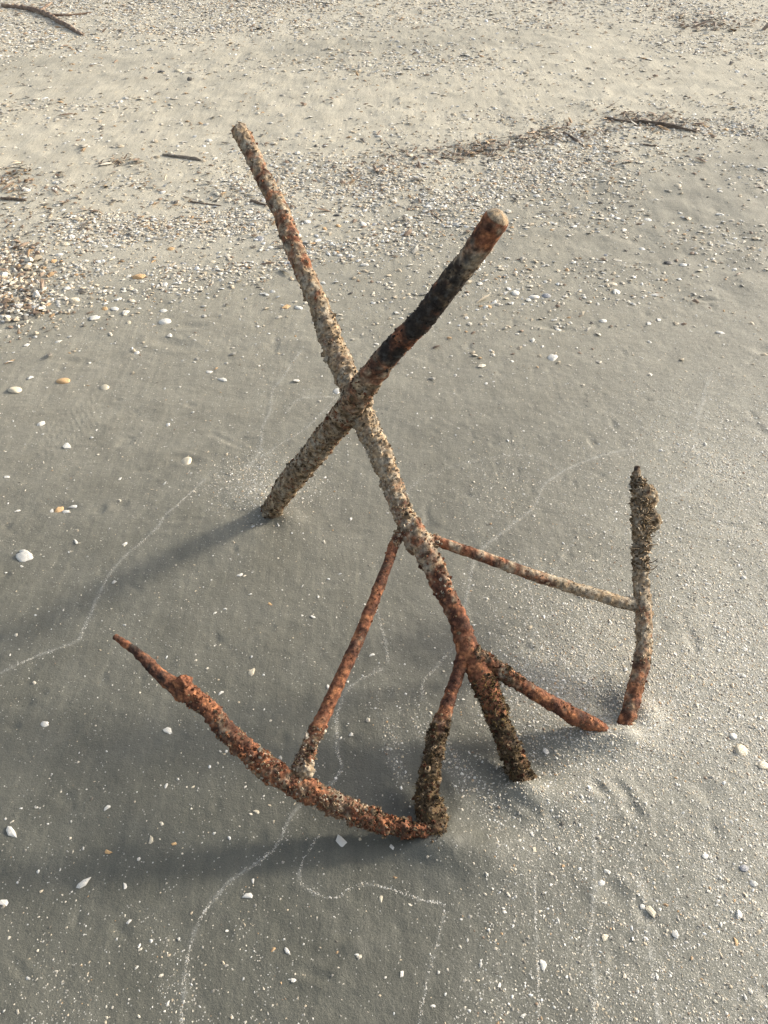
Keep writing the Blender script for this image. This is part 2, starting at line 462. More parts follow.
# grit gathered along the swash lines
px, py = [], []
for Q, s_, wd in LW:
    seg = np.hypot(*np.diff(Q, axis=0).T); Ln = seg.sum(); n = int(Ln * 2600 * s_)
    t = rng.uniform(0, Ln, n); cs = np.concatenate([[0], np.cumsum(seg)])
    px.append(np.interp(t, cs, Q[:, 0]) + rng.normal(0, wd * .7, n)); py.append(np.interp(t, cs, Q[:, 1]) + rng.normal(0, wd * .7, n))
px = np.concatenate(px); py = np.concatenate(py)
tag(chips('swash_line_grit', px, py, np.exp(rng.normal(math.log(.0016), .3, len(px))), [6, 3, 1, 0, 1, 0, 3, 0], .2, .1), 'thin wavy lines of fine white grit left by the swash', 'swash lines', kind='stuff')

PW = [6, 8, 4.5, .8, .8, .4, 2, .8]
x, y = field(A_(.35, 3.6), .35, 3.4, 400, lambda u, v, x, y: np.clip(.18 + .8 * grit(u, v, x, y), 0, 1))
sz = np.exp(rng.normal(math.log(.0065), .32, len(x)))
tag(chips('scattered_shell_chips', x, y, sz, [6, 3, 1, .5, .8, .4, 4, .3], .3, .18), 'small broken shell chips sprinkled over the near sand', 'shell chips', kind='stuff')

x, y = field(A_(2.2, 6.5), 2.2, 6.5, 11000, lambda u, v, x, y: np.clip(1.0 * belt1(u, v) * (.12 + 1.0 * sstep(.42, .62, fbm(x * 3, y * 4, 1., 4))) + .20 * belt_low(u, v) * sstep(.35, .6, fbm(x * 2, y * 3, 6., 3)) + .012, 0, 1))
sz = np.exp(rng.normal(math.log(.0095), .58, len(x)))
tag(chips('shell_hash', x, y, sz, PW, .35, .16, n=6), 'band of broken shells and shell hash along the wrack line', 'shell hash', kind='stuff')

x, y = field(A_(3.4, 12), 3.4, 12, 3600, lambda u, v, x, y: np.clip(.95 * belt2(u, v) * (1 - .5 * sstep(250, 600, u)) * (.35 + .65 * sstep(.44, .58, fbm(x * 1.8, y * 3.2, 12., 4))) + .38 * belt3(u, v) * sstep(.42, .6, fbm(x * 1.3, y * 2, 22., 4)) + .015 + .06 * sstep(.5, .7, fbm(x * 1.5, y * 2, 2., 3)), 0, 1))
sz = np.exp(rng.normal(math.log(.0155), .5, len(x)))
tag(chips('upper_beach_shell_hash', x, y, sz, PW, .30, .12, n=6), 'pale shell litter covering the upper beach at the top', 'shell hash', kind='stuff')

# dark crumbs of weed and wood
def crumbs(name, label, u0, v0, su, sv, n, slope=0., size=.014):
    u = rng.normal(u0, su, n); v = rng.normal(v0, sv, n) + (u - u0) * slope
    P = ground_pt(u, v)
    o = chips(name, P[:, 0], P[:, 1], np.exp(rng.normal(math.log(size), .45, n)), [0, .5, 1.4, 1.2, .8, 2, 0, 6], .6, .3, elong=3.2, z=P[:, 2])
    return tag(o, label, 'beach wrack', kind='stuff')
crumbs('wrack_debris', 'brown patch of dried seaweed crumbs behind the shank and stock', 480, 150, 26, 5, 420, -.12)
crumbs('wrack_debris', 'brown strip of weed crumbs reaching right of the brown patch', 545, 136, 26, 5, 260, -.1)
crumbs('wrack_debris', 'dark weed crumbs around the long stick near the right edge', 650, 121, 30, 5, 300, .1)
crumbs('wrack_debris', 'brown curled leaf and weed litter at the left edge of the shell band', 14, 275, 19, 25, 220, .1, .013)
ud = rng.normal(12, 20, 420); vd = rng.normal(282, 22, 420); Pd = ground_pt(ud, vd)
tag(chips('shell_drift', Pd[:, 0], Pd[:, 1], np.exp(rng.normal(math.log(.017), .4, 420)), [2, 6, 7, 1.5, 1.5, 1.5, .5, 5], .5, .35, n=7, z=Pd[:, 2], dome=.35), 'drift of larger cream and tan broken shells at the left edge of the shell band', 'shell drift', kind='stuff')
crumbs('wrack_debris', 'dark clump of driftwood crumbs at the left edge above the shell band', 14, 180, 14, 8, 150, 0, .015)
crumbs('wrack_debris', 'reddish seaweed crumbs beside the upper shank', 385, 162, 26, 9, 170, -.3)
crumbs('wrack_debris', 'dark weed crumbs strewn left of the upper shank', 130, 200, 70, 16, 190, 0)
crumbs('wrack_debris', 'faint grey weed smear on the dry sand near the small stick', 120, 162, 14, 3, 70, 0)
crumbs('wrack_debris', 'dark weed smears at the upper right of the beach', 706, 24, 20, 5, 130, .1, .03)
x, y = field(A_(2.6, 11), 2.6, 11, 110, lambda u, v, x, y: np.clip(.25 + .7 * belt1(u, v) + .35 * belt2(u, v), 0, 1))
tag(chips('dark_beach_crumbs', x, y, np.exp(rng.normal(math.log(.016), .5, len(x))), [0, 0, .3, .4, 1, 3, 0, 3], .4, .25, elong=3.), 'dark specks of weed and wood strewn over the dry upper beach', 'beach litter', kind='stuff')

# ------------------------------------------------------------------ tubes
def smooth_path(P, Rr, step, extra=None):
    P = np.array(P, float); Rr = np.array(Rr, float)
    seg = np.linalg.norm(np.diff(P, axis=0), axis=1); cs = np.concatenate([[0], np.cumsum(seg)])
    n = max(int(cs[-1] / step), 4); t = np.linspace(0, cs[-1], n + 1)
    # catmull-rom through the points
    out = np.empty((n + 1, 3))
    tan = np.gradient(P, cs, axis=0) if len(P) > 2 else np.repeat((P[1:] - P[:1]) / cs[-1], 2, 0)
    j = np.clip(np.searchsorted(cs, t, 'right') - 1, 0, len(P) - 2)
    h_ = (cs[j + 1] - cs[j]); q = ((t - cs[j]) / h_)[:, None]; h_ = h_[:, None]
    out = (2 * q ** 3 - 3 * q ** 2 + 1) * P[j] + (q ** 3 - 2 * q ** 2 + q) * h_ * tan[j] + (-2 * q ** 3 + 3 * q ** 2) * P[j + 1] + (q ** 3 - q ** 2) * h_ * tan[j + 1]
    return out, np.interp(t, cs, Rr), t, cs

def tube(name, P, Rr, step=.0023, nr=52, disp=None, colf=None, mat=None, parent=None, seed=0., flat=None, cap=(1, 1)):
    C, r, t, cs = smooth_path(P, Rr, step)
    T = np.gradient(C, axis=0); T /= np.linalg.norm(T, axis=1)[:, None]
    up = np.array([0.3, 0.1, 1.]); N = np.cross(T, up); N /= np.linalg.norm(N, axis=1)[:, None]; B = np.cross(T, N)
    # rounded ends
    L = t[-1]
    e = np.ones_like(t)
    if cap[0]: e = np.minimum(e, np.sqrt(np.clip(1 - (1 - np.minimum(t / (r[0] * .8), 1)) ** 2, 0, 1)))
    if cap[1]: e = np.minimum(e, np.sqrt(np.clip(1 - (1 - np.minimum((L - t) / (r[-1] * .8), 1)) ** 2, 0, 1)))
    a = np.linspace(0, 2 * np.pi, nr, endpoint=False)
    ca, sa = np.cos(a)[None, :, None], np.sin(a)[None, :, None]
    D = N[:, None] * ca + B[:, None] * sa
    base = C[:, None] + D * r[:, None, None]
    s = np.repeat(t[:, None] / L, nr, 1); aa = np.repeat(a[None], len(t), 0)
    dr = disp(base, s, aa, t[:, None] + 0 * aa) if disp else 0 * s
    if flat: dr = dr + flat(s, aa) * r[:, None]
    V = C[:, None] + D * ((r[:, None] + dr) * e[:, None])[..., None]
    col = colf(base, s, aa, dr) if colf else None
    n = len(t); I = np.arange(n * nr).reshape(n, nr)
    Fq = np.stack([I[:-1], np.roll(I[:-1], -1, 1), np.roll(I[1:], -1, 1), I[1:]], -1).reshape(-1, 4)
    Vv = V.reshape(-1, 3)
    # close both ends
    Vv = np.concatenate([Vv, C[:1], C[-1:]]); k = n * nr
    f0 = np.stack([np.roll(I[0], -1), I[0], np.full(nr, k)], -1); f1 = np.stack([I[-1], np.roll(I[-1], -1), np.full(nr, k + 1)], -1)
    cc = None
    if col is not None:
        cc = col.reshape(-1, 3); cc = np.concatenate([cc, cc[:1], cc[-1:]])
    o = new_mesh(name, Vv, [Fq, f0, f1], cc, mat, parent=parent)
    return o, dict(C=C, r=r, t=t, N=N, B=B, T=T, V=V, D=D, n=n, nr=nr, col=col)

# ------------------------------------------------------------------ the anchor
RUST = np.array((.190, .076, .040)); BRIGHT = np.array((.33, .140, .065)); DARKR = np.array((.060, .028, .020))
TAN = np.array((.36, .265, .165)); GREY = np.array((.36, .305, .225)); BLACK = np.array((.026, .021, .018)); WEED = np.array((.082, .056, .028)); ASH = np.array((.30, .29, .27))

def stops(s, st):
    xs_ = [a for a, _ in st]; M_ = np.array([b for _, b in st], float)
    return np.stack([np.interp(s, xs_, M_[:, i]) for i in range(M_.shape[1])], -1)

def paint(st, seed):
    """st: list of (s, (rust, crust, black, weed)) weights along the bar"""
    def f(P, s, a, dr):
        w_ = stops(s, st)
        x, y, z = P[..., 0] + seed, P[..., 1], P[..., 2]
        n1 = fbm(x * 38, y * 38, z * 38, 4); n2 = fbm(x * 100 + 4, y * 100, z * 100, 3); n3 = fbm(x * 210, y * 210, z * 210 + 9, 3)
        rust = RUST + (BRIGHT - RUST) * sstep(.45, .65, n2)[..., None]
        rust = rust + (DARKR - rust) * (.80 * sstep(.47, .62, n1))[..., None]
        rust = rust * (.6 + .8 * sstep(.3, .7, n3))[..., None]
        cr = TAN + (GREY - TAN) * sstep(.4, .6, n2)[..., None]
        cr = cr * (.55 + .75 * sstep(.25, .75, n3))[..., None]
        bl = BLACK + (ASH * .2 - BLACK) * sstep(.52, .75, n2)[..., None]
        wd = WEED * (.5 + 1.1 * sstep(.3, .7, n3))[..., None]
        ns = np.stack([fbm(x * 62 + 11 * k, y * 62, z * 62, 4) for k in range(4)], -1)
        sc = w_ + (ns - .5) * 1.7
        sc = np.where(w_ < .02, -9, sc)
        sc = np.exp(sc * 7); sc /= sc.sum(-1, keepdims=True)
        c = sc[..., :1] * rust + sc[..., 1:2] * cr + sc[..., 2:3] * bl + sc[..., 3:] * wd
        # raised flakes catch lime, pits keep rust
        return c
    return f

def crust(st, seed, helix=None):
    """st: (s, (small lumps, big lumps)) in mm"""
    def f(P, s, a, L):
        w_ = stops(s, st) * .00084
        x, y, z = P[..., 0] + seed, P[..., 1], P[..., 2]
        n1 = fbm(x * 28, y * 28, z * 28, 3); n2 = fbm(x * 95, y * 95, z * 95, 4)
        n3 = np.abs(vnoise(x * 150, y * 150, z * 150) - .5) * 2
        n4 = sstep(.56, .72, fbm(x * 75 + 31, y * 75, z * 75, 3))
        d = w_[..., 1] * (n1 - .5) * 2.2 + w_[..., 0] * ((n2 - .5) * 3.4 + (.5 - n3) * .8 + n4 * 1.3)
        if helix:
            amp, lo, hi = helix
            ph = L * 2 * np.pi / .020 + a * 1.0
            d = d + amp * .001 * np.sin(ph + 2 * n1) * sstep(lo, lo + .05, s) * (1 - sstep(hi - .05, hi, s))
        return d
    return f

def bar_points(px, knots):
    """px: (u, v, diameter in picture units); knots: (index, depth): inverse depth runs straight between them"""
    px = np.array(px, float)
    cs = np.concatenate([[0], np.cumsum(np.hypot(*np.diff(px[:, :2], axis=0).T))])
    k = [i if i >= 0 else len(px) + i for i, _ in knots]
    inv = np.interp(cs, cs[k], [1 / d for _, d in knots])
    dep = 1 / inv
    return [at_depth(u, v, d) for (u, v, _), d in zip(px, dep)], px[:, 2] * dep / F / 2 * .90

def gdepth(u, v):
    p = ground_pt(np.array(u, float), np.array(v, float))
    return p[1] * cp - (p[2] - H) * sp

anchor = bpy.data.objects.new('rusty_anchor', None); COL.objects.link(anchor)
ax, ay = G0(522, 778)
anchor.location = (ax, ay, 0); anchor.empty_display_size = .1
tag(anchor, 'large rusty iron anchor crusted with barnacles standing half buried in the grey sand', 'anchor')

def part(name, px, knots, disp, colf, buried=0., label=None, **kw):
    P, r = bar_points(px, knots)
    if buried:
        d = P[-1] - P[-2]; d /= np.linalg.norm(d)
        if isinstance(buried, tuple): d, ln = np.array(buried[:3]), buried[3]
        else: ln = buried
        d = d / np.linalg.norm(d)
        P.append(P[-1] + d * ln); r = np.append(r, r[-1])
    P = [p - np.array(anchor.location) for p in P]
    o, info = tube(name, P, r, disp=disp, colf=colf, mat=IRON, parent=anchor, **kw)
    if label: o['label'] = label
    return o, info

shank_px = [(237,127,20),(241,133,18),(262,175,17),(282,215,19),(295,250,20),(320,308,21),(337,355,24),(350,384,26),(364,420,26),(377,446,25),(391,482,21),(404,515,22),(414,532,25),(426,552,25),(442,586,21),(458,619,21),(469,652,26),(484,682,27),(501,727,22),(513,757,22),(522,778,24)]
sh_o, sh_i = part('shank', shank_px, [(0,1.90),(7,1.757),(12,1.692),(16,1.64),(-1,gdepth(522,778))],
    crust([(0,(2.5,1.0)),(.15,(2.2,1.5)),(.32,(3.5,2.5)),(.45,(3.5,3)),(.55,(3,2.5)),(.68,(2.5,2)),(.74,(.9,.8)),(.80,(.9,.8)),(.85,(2,2)),(.9,(4,5)),(1,(4,5))], 1., helix=(1.1,.62,.84)),
    paint([(0,(.5,.9,0,.1)),(.1,(.65,.8,0,0)),(.16,(.8,.75,0,0)),(.22,(.75,.8,0,0)),(.32,(.45,1,0,.1)),(.42,(.4,1,0,.1)),(.5,(.15,1,0,0)),(.60,(.7,.75,0,0)),(.66,(.7,.7,0,0)),(.70,(1,.3,0,0)),(.80,(1,.15,0,0)),(.83,(.9,.2,.1,.3)),(.86,(.45,.2,.4,.9)),(1,(.5,.2,.3,.9))], 1.), buried=.14)

stock_px = [(501,212,27),(498,217,29),(482,241,28),(465.6,264,26),(447,287,27),(424,318,25),(404,338,25),(384,360,26),(365,385,28),(355,399,29),(342,418,28),(328,436,27),(312,456,26),(293,478,26),(280,497,22),(271,511,21)]
st_o, st_i = part('stock', stock_px, [(0,1.32),(8,1.655),(-1,gdepth(271,511))],
    crust([(0,(.6,.4)),(.05,(1.0,.6)),(.12,(1.7,1.2)),(.33,(2.0,1.8)),(.4,(3.0,3)),(1,(3.3,3))], 5.),
    paint([(0,(.2,1,0,0)),(.008,(.3,1,0,0)),(.006,(1,.3,0,0)),(.038,(1,.3,.1,0)),(.05,(.6,.7,.6,0)),(.08,(.4,.7,.65,0)),(.13,(.3,.5,.85,0)),(.16,(.3,.2,1,0)),(.22,(.3,.1,1,0)),(.24,(.8,.0,.7,0)),(.262,(.8,0,.7,0)),(.285,(.35,.1,1,0)),(.31,(.65,.35,.75,.2)),(.34,(.7,.7,.5,.4)),(.45,(.5,.75,.25,.5)),(.6,(.3,.85,.1,.55)),(.8,(.25,.8,.1,.6)),(1,(.35,.65,.2,.8))], 5.), buried=.12)

la_px = [(113,636,6),(121,641,8),(137,652,11),(150,665,14),(163,678,15),(175,686,21),(184,691,25),(192,697,21),(205,706,21),(226,730,24),(249,753,25),(277,774,27),(306,790,27),(338,805,25),(371,820,24),(405,828,19),(426,832,15)]
la_px = [(u, v, d * .90) for u, v, d in la_px]
la_o, la_i = part('arm', la_px, [(0,1.46),(11,1.47),(-1,gdepth(426,832))],
    crust([(0,(1,.8)),(.12,(2,1.5)),(.22,(2.5,3)),(.3,(2.5,2)),(.5,(3.5,3)),(1,(4,3.5))], 9.),
    paint([(0,(.9,.0,.5,0)),(.1,(.8,.1,.7,0)),(.2,(.95,.2,.6,0)),(.28,(.9,.4,.4,.2)),(.45,(.95,.65,.3,.3)),(.65,(.9,.75,.1,.4)),(.85,(.95,.4,.2,.5)),(1,(.8,.3,.2,.7))], 9.), buried=(.3,.1,-.95,.10), label='longer rusty arm curving up to a worn point')

ra_px = [(637,466,5),(637,474,8),(638,484,12),(640,500,17),(640,524,18),(641,549,15),(641,572,15),(642.5,600,17),(644,626,16.5),(643,654,16.5),(638.5,677,17),(633,697,17),(625.5,722,15)]
ra_o, ra_i = part('arm', ra_px, [(0,1.90),(7,1.785),(-1,gdepth(625,722))],
    crust([(0,(2,1)),(.1,(4,3)),(.35,(3,2)),(.5,(2.5,1.5)),(.75,(2,1)),(1,(2.5,1.5))], 13.),
    paint([(0,(.4,.5,.2,.3)),(.15,(.1,.85,.2,.6)),(.4,(.4,.9,0,.5)),(.55,(.5,.85,0,.4)),(.66,(.8,.65,.2,.3)),(.8,(.95,.4,.5,.2)),(1,(.95,.3,.5,.2))], 13.), buried=(-.5,-.15,-.8,.12), label='upright arm with a shaggy growth round its tip')

lb_px = [(406,529,14),(399,536,11),(388,563,11),(371,608,12.5),(357,642,13.5),(343,673,14),(328,706,15),(315,734,15.5),(303,762,16),(298,774,18)]
lb_o, lb_i = part('brace', lb_px, [(0,1.695),(-1,1.47)],
    crust([(0,(2,1.5)),(.1,(.8,.6)),(.8,(1.1,.8)),(.92,(3,2)),(1,(3,3))], 17.),
    paint([(0,(.8,.6,0,0)),(.1,(1,.25,0,0)),(.8,(1,.12,.1,0)),(.9,(.8,.6,0,.2)),(1,(.3,.9,0,.3))], 17.), nr=40)

rb_px = [(424,539,13),(437,541,11.5),(451,546,11.5),(478,555,12),(505,565,12),(530,574,12.5),(555,582,13),(580,590,13),(602,596,13.5),(620,602,14),(640,606,14)]
rb_o, rb_i = part('brace', rb_px, [(0,1.692),(-1,1.785)],
    crust([(0,(2,1.5)),(.1,(1.0,.7)),(.5,(1.1,.7)),(1,(1.5,.8))], 21.),
    paint([(0,(.9,.5,0,0)),(.3,(.9,.6,0,0)),(.5,(.7,.8,0,0)),(.8,(.2,1,0,0)),(1,(.1,1,0,.1))], 21.), nr=40)

ls_px = [(466,650,16),(461,662,14),(456,680,14),(451,694,14),(444,715,16),(438,732,19),(434,752,19),(429,775,19),(427,795,23),(432,817,30)]
ls_o, ls_i = part('strut', ls_px, [(0,1.64),(-1,gdepth(430,822))],
    crust([(0,(2,1)),(.3,(1.5,1)),(.45,(3.5,3)),(1,(5,4))], 25.),
    paint([(0,(1,.2,0,0)),(.3,(.95,.2,.2,.3)),(.45,(.4,.3,.3,.9)),(1,(.2,.35,.3,1))], 25.), buried=.1, nr=40)

rs_px = [(470,652,20),(484,660,17),(501,671,17),(516,681,16),(530,690,16),(545,699,16),(559,707,17),(575,717,18),(588,722,17),(600,727,13)]
rs_o, rs_i = part('strut', rs_px, [(0,1.63),(-1,gdepth(600,728))],
    crust([(0,(3,2)),(.25,(3,2)),(.4,(1.5,1)),(1,(2.2,2))], 29.),
    paint([(0,(.7,.4,.1,.5)),(.25,(.6,.5,.1,.6)),(.4,(1,.25,.1,.1)),(1,(1,.1,.35,0))], 29.), buried=(.35,-.1,-.9,.06), nr=40)

# barnacles: small broken cones seated on the crusted stretches
def barnacles(parent, info, spans, name='barnacle_crust', label=None):
    Vs, Fs, Cs = [], [], []; base = 0
    org = np.array(parent.parent.location) * 0
    for (s0, s1, n, size, pal) in spans:
        n = int(n * 2.0)
        i = rng.integers(int(s0 * (info['n'] - 1)), max(int(s1 * (info['n'] - 1)), int(s0 * (info['n'] - 1)) + 1), n); j = rng.integers(0, info['nr'], n)
        for a, b in zip(i, j):
            P = info['V'][a, b]; N = info['D'][a, b]; T = info['T'][a]; S = np.cross(N, T)
            tl = rng.normal(0, .25, 2); N = N + T * tl[0] + S * tl[1]; N = N / np.linalg.norm(N)
            T = np.cross(S, N)
            r = size * .00066 * math.exp(rng.normal(0, .4)); k = 6
            h = r * rng.uniform(.5, 1.3); an = np.linspace(0, 2 * np.pi, k, endpoint=False) + rng.uniform(0, 6)
            q = rng.uniform(.45, 1.4, k)
            for (rr, hh) in ((1., -.35), (.62, .75), (.30, .25)):
                for m in range(k):
                    Vs.append(P + (T * math.cos(an[m]) + S * math.sin(an[m])) * r * rr * q[m] + N * (hh * h + (rng.uniform(-.15, .15) * r if hh > .5 else 0)))
            for ring in range(2):
                for m in range(k):
                    A = base + ring * k; Fs.append((A + m, A + (m + 1) % k, A + k + (m + 1) % k, A + k + m))
            c = np.array(pal[rng.integers(len(pal))]) * rng.uniform(.7, 1.25)
            Cs += [c * .85] * k + [c * 1.1] * k + [c * .75] * k
            base += 3 * k
    o = new_mesh(name, Vs, np.array(Fs), np.array(Cs), IRON, smooth=False, parent=parent)
    o['kind'] = 'stuff'
    if label: o['label'] = label
    return o
LT = [tuple(GREY * 1.1), tuple(TAN), tuple(TAN * .7), (.46, .40, .31), tuple(TAN * .5)]
RT = [tuple(RUST * 1.2), tuple(RUST * .7), tuple(TAN * .6), tuple(BRIGHT * .8)]
WT = [tuple(WEED * 1.2), tuple(WEED * .6), tuple(TAN * .45), tuple(RUST * .5)]
barnacles(sh_o, sh_i, [(0, .3, 260, 3.0, LT + RT), (.3, .60, 650, 3.6, LT), (.58, .70, 220, 3.6, LT + RT), (.70, .80, 60, 2.5, RT), (.80, .93, 480, 3.8, WT)])
barnacles(st_o, st_i, [(.36, .97, 900, 3.0, [tuple(TAN * .9), tuple(TAN * .5), tuple(WEED * 1.3), tuple(WEED), tuple(RUST)]), (.08, .34, 160, 2.4, [tuple(BLACK), (.04, .035, .03)])])
barnacles(la_o, la_i, [(.22, .5, 240, 3.0, RT), (.42, .75, 420, 3.4, RT + LT), (.7, .92, 420, 3.4, RT + WT)])
barnacles(ra_o, ra_i, [(.04, .36, 300, 4.0, [tuple(TAN * .7), tuple(GREY * .7), tuple(WEED * 1.5)]), (.36, .65, 220, 2.6, LT), (.65, .95, 80, 2.5, RT)])
barnacles(lb_o, lb_i, [(0, .1, 60, 3.0, LT), (.1, .85, 130, 2.0, RT), (.84, 1, 150, 3.4, LT + WT)])
barnacles(rb_o, rb_i, [(0, .08, 50, 3.0, LT), (.1, .5, 80, 2.0, RT), (.5, 1, 180, 2.2, LT)])
barnacles(ls_o, ls_i, [(.05, .4, 50, 2.0, RT), (.38, .9, 520, 3.8, WT + [tuple(TAN)])])
barnacles(rs_o, rs_i, [(0, .35, 150, 3.4, WT + RT), (.35, .9, 110, 2.2, RT)])

# wiry growth: short curled filaments
def threads(parent, info, spans, name, label=None, curly=1.):
    Vs, Fs, Cs = [], [], []; base = 0
    for (s0, s1, n, ln, rad, pal, side) in spans:
        for _ in range(n):
            a = rng.integers(int(s0 * (info['n'] - 1)), int(s1 * (info['n'] - 1))); b = rng.integers(0, info['nr'])
            if side is not None:
                for _t in range(6):
                    if info['D'][a, b] @ np.array(side) > rng.uniform(-.6, .8): break
                    b = rng.integers(0, info['nr'])
            p = info['V'][a, b].copy(); d = info['D'][a, b] + rng.normal(0, .5, 3); d /= np.linalg.norm(d)
            L = ln * .001 * rng.uniform(.5, 1.4); k = 6; c = np.array(pal[rng.integers(len(pal))]) * rng.uniform(.6, 1.4)
            curl = rng.normal(0, .55 * curly, 3)
            u_ = np.cross(d, [.3, .5, .8]); u_ /= np.linalg.norm(u_); w_ = np.cross(d, u_)
            for m in range(k):
                rr = rad * .00085 * (1 - .55 * m / (k - 1)) * rng.uniform(.8, 1.2)
                for q in range(3):
                    an = q * 2.094; Vs.append(p + (u_ * math.cos(an) + w_ * math.sin(an)) * rr)
                p = p + d * L / k; d = d + curl * .8 + rng.normal(0, .18, 3); d[2] -= .1; d /= np.linalg.norm(d)
                if m:
                    A = base + (m - 1) * 3
                    for q in range(3): Fs.append((A + q, A + (q + 1) % 3, A + 3 + (q + 1) % 3, A + 3 + q))
                Cs += [c] * 3
            base += 3 * k
    o = new_mesh(name, Vs, np.array(Fs), np.array(Cs), IRON, smooth=True, parent=parent)
    o['kind'] = 'stuff'
    if label: o['label'] = label
    return o
GC = [tuple(TAN * .85), tuple(GREY * .85), tuple(WEED * 2.2), tuple(TAN * 1.2), (.09, .07, .045)]
BC = [tuple(WEED * 1.5), tuple(WEED * .6), tuple(WEED * .9), (.19, .125, .045), (.20, .14, .08)]
threads(ra_o, ra_i, [(.05, .27, 330, 17, 3.0, GC, (1, -.3, 0)), (.06, .36, 300, 9, 2.0, GC, None), (.27, .38, 40, 24, 2.2, GC + [tuple(TAN * 1.3)], (1, -.3, 0))], 'dried_growth', 'shaggy dried growth hanging round the arm tip', curly=1.3)
threads(sh_o, sh_i, [(.28, .5, 120, 8, .7, [tuple(TAN), tuple(TAN * .6), tuple(RUST)], None), (.45, .50, 30, 16, .5, [tuple(TAN)], (-1, 0, 0)), (.80, .93, 900, 9, .9, BC, None), (.80, .86, 160, 9, .8, [(.34, .24, .08), (.26, .17, .06)], (.6, -.6, 0))], 'dried_growth')
threads(st_o, st_i, [(.36, .97, 420, 6, .6, [tuple(TAN), tuple(TAN * .6), tuple(WEED * 1.5)], None)], 'dried_growth')
threads(ls_o, ls_i, [(.33, .92, 950, 10, .9, BC, None)], 'dried_growth')
threads(rs_o, rs_i, [(0, .32, 260, 8, .8, BC, None), (.32, .9, 90, 5, .6, BC, None)], 'dried_growth')
threads(la_o, la_i, [(.52, .68, 160, 7, .7, [tuple(TAN), (.30, .22, .12), tuple(TAN * .6)], (0, 0, 1)), (.3, .68, 160, 5, .6, BC + [tuple(RUST)], None), (.68, .93, 380, 7, .7, BC + [tuple(RUST)], None)], 'dried_growth')
threads(lb_o, lb_i, [(.86, .99, 190, 8, .7, [tuple(TAN), (.30, .22, .12), tuple(TAN * .6)], None)], 'dried_growth')

# weld lumps where bars meet
def lump(name, u, v, dep, rad, seed, st, sq=(1, 1, 1)):
    me_v, me_f = [], []
    n1, n2 = 50, 70
    th = np.linspace(0, math.pi, n1)[:, None]; ph = np.linspace(0, 2 * math.pi, n2, endpoint=False)[None]
    D = np.stack([np.sin(th) * np.cos(ph), np.sin(th) * np.sin(ph), np.cos(th) + 0 * ph], -1)
    c = at_depth(u, v, dep) - np.array(anchor.location)
    P = c + D * rad * np.array(sq)
    d = crust([(0, (5, 5)), (1, (5, 5))], seed)(P, 0 * P[..., 0], 0, 0)
    P2 = P + D * d[..., None]
    col = paint([(0, st), (1, st)], seed)(P, 0 * P[..., 0], 0, 0)
    I = np.arange(n1 * n2).reshape(n1, n2)
    Fq = np.stack([I[:-1], np.roll(I[:-1], -1, 1), np.roll(I[1:], -1, 1), I[1:]], -1).reshape(-1, 4)
    return new_mesh(name, P2.reshape(-1, 3), Fq, col.reshape(-1, 3), IRON, parent=anchor)
lump('joint_crust', 361, 394, 1.725, .025, 41., (.4, .9, 0, .1))
lump('joint_crust', 416, 540, 1.695, .025, 45., (.8, .7, 0, 0))
lump('joint_crust', 470, 657, 1.645, .023, 49., (.9, .4, .1, .3))
lump('joint_crust', 304, 768, 1.475, .016, 53., (.3, .9, 0, .5))
lump('joint_crust', 434, 820, gdepth(434, 822), .017, 57., (.4, .7, 0, .7))
lump('joint_crust', 641, 606, 1.785, .019, 61., (.2, 1, 0, .1))
lump('joint_crust', 183, 687, 1.462, .021, 65., (.9, .2, .5, 0), (.8, .8, 1.2))
lump('growth_clump', 647, 499, 1.88, .023, 69., (.05, .9, .2, .5), (1.0, .8, 1.5))
lump('growth_clump', 650, 521, 1.87, .022, 73., (.05, .9, .2, .5), (1.0, .8, 1.3))

# ------------------------------------------------------------------ sticks
def stick(name, px, label, cols=((.20, .16, .12), (.30, .25, .19)), lift=.35, cat='stick', group=None, branches=()):
    us = np.array([p[0] for p in px], float); vs = np.array([p[1] for p in px], float)
    P = ground_pt(us, vs); dep = P[:, 1] * cp - (P[:, 2] - H) * sp
    r = np.array([p[2] for p in px]) * dep / F / 2 * .78
    P[:, 2] += r * lift
    c1, c2 = np.array(cols[0]), np.array(cols[1])
    def cf(B, s, a, dr):
        n = fbm(B[..., 0] * 40, B[..., 1] * 40, B[..., 2] * 40, 3)
        return c1 + (c2 - c1) * sstep(.3, .7, n)[..., None]
    org = P[0].copy(); org[2] = float(height(org[0], org[1]))
    o, _ = tube(name, [p - org for p in P], r, step=.008, nr=12, disp=lambda B, s, a, L: (fbm(B[..., 0] * 30, B[..., 1] * 30, B[..., 2] * 30 + 3, 3) - .5) * r.mean() * 1.8, colf=cf, mat=WOOD)
    o.location = org
    tag(o, label, cat, group)
    for bx in branches:
        bu = ground_pt(np.array([p[0] for p in bx], float), np.array([p[1] for p in bx], float)); bd = bu[:, 1] * cp - (bu[:, 2] - H) * sp
        br = np.array([p[2] for p in bx]) * bd / F / 2; bu[:, 2] += br * lift
        tube('twig', [p - org for p in bu], br, step=.008, nr=8, colf=cf, mat=WOOD, parent=o)
    return o
SG = 'driftwood sticks on the beach'
DK = ((.10, .075, .055), (.20, .155, .115))
stick('driftwood_stick', [(162,155,3),(175,157,4.5),(190,159,5),(202,161,4)], 'short grey driftwood stick alone on the pale dry sand left of the shank top', ((.17,.15,.12),(.27,.23,.18)), .4, group=SG)
stick('driftwood_stick', [(604,118,3),(625,122,4),(650,124,5.5),(675,128,5),(697,133,3)], 'longest dark driftwood stick, near the right edge', DK, .4, group=SG, branches=[[(655,124,3),(664,116,2),(668,112,1)]])
stick('driftwood_stick', [(563,133,4),(573,139,4),(584,147,2.5)], 'short dark bent stick right of the brown weed patch', DK, .4, group=SG)
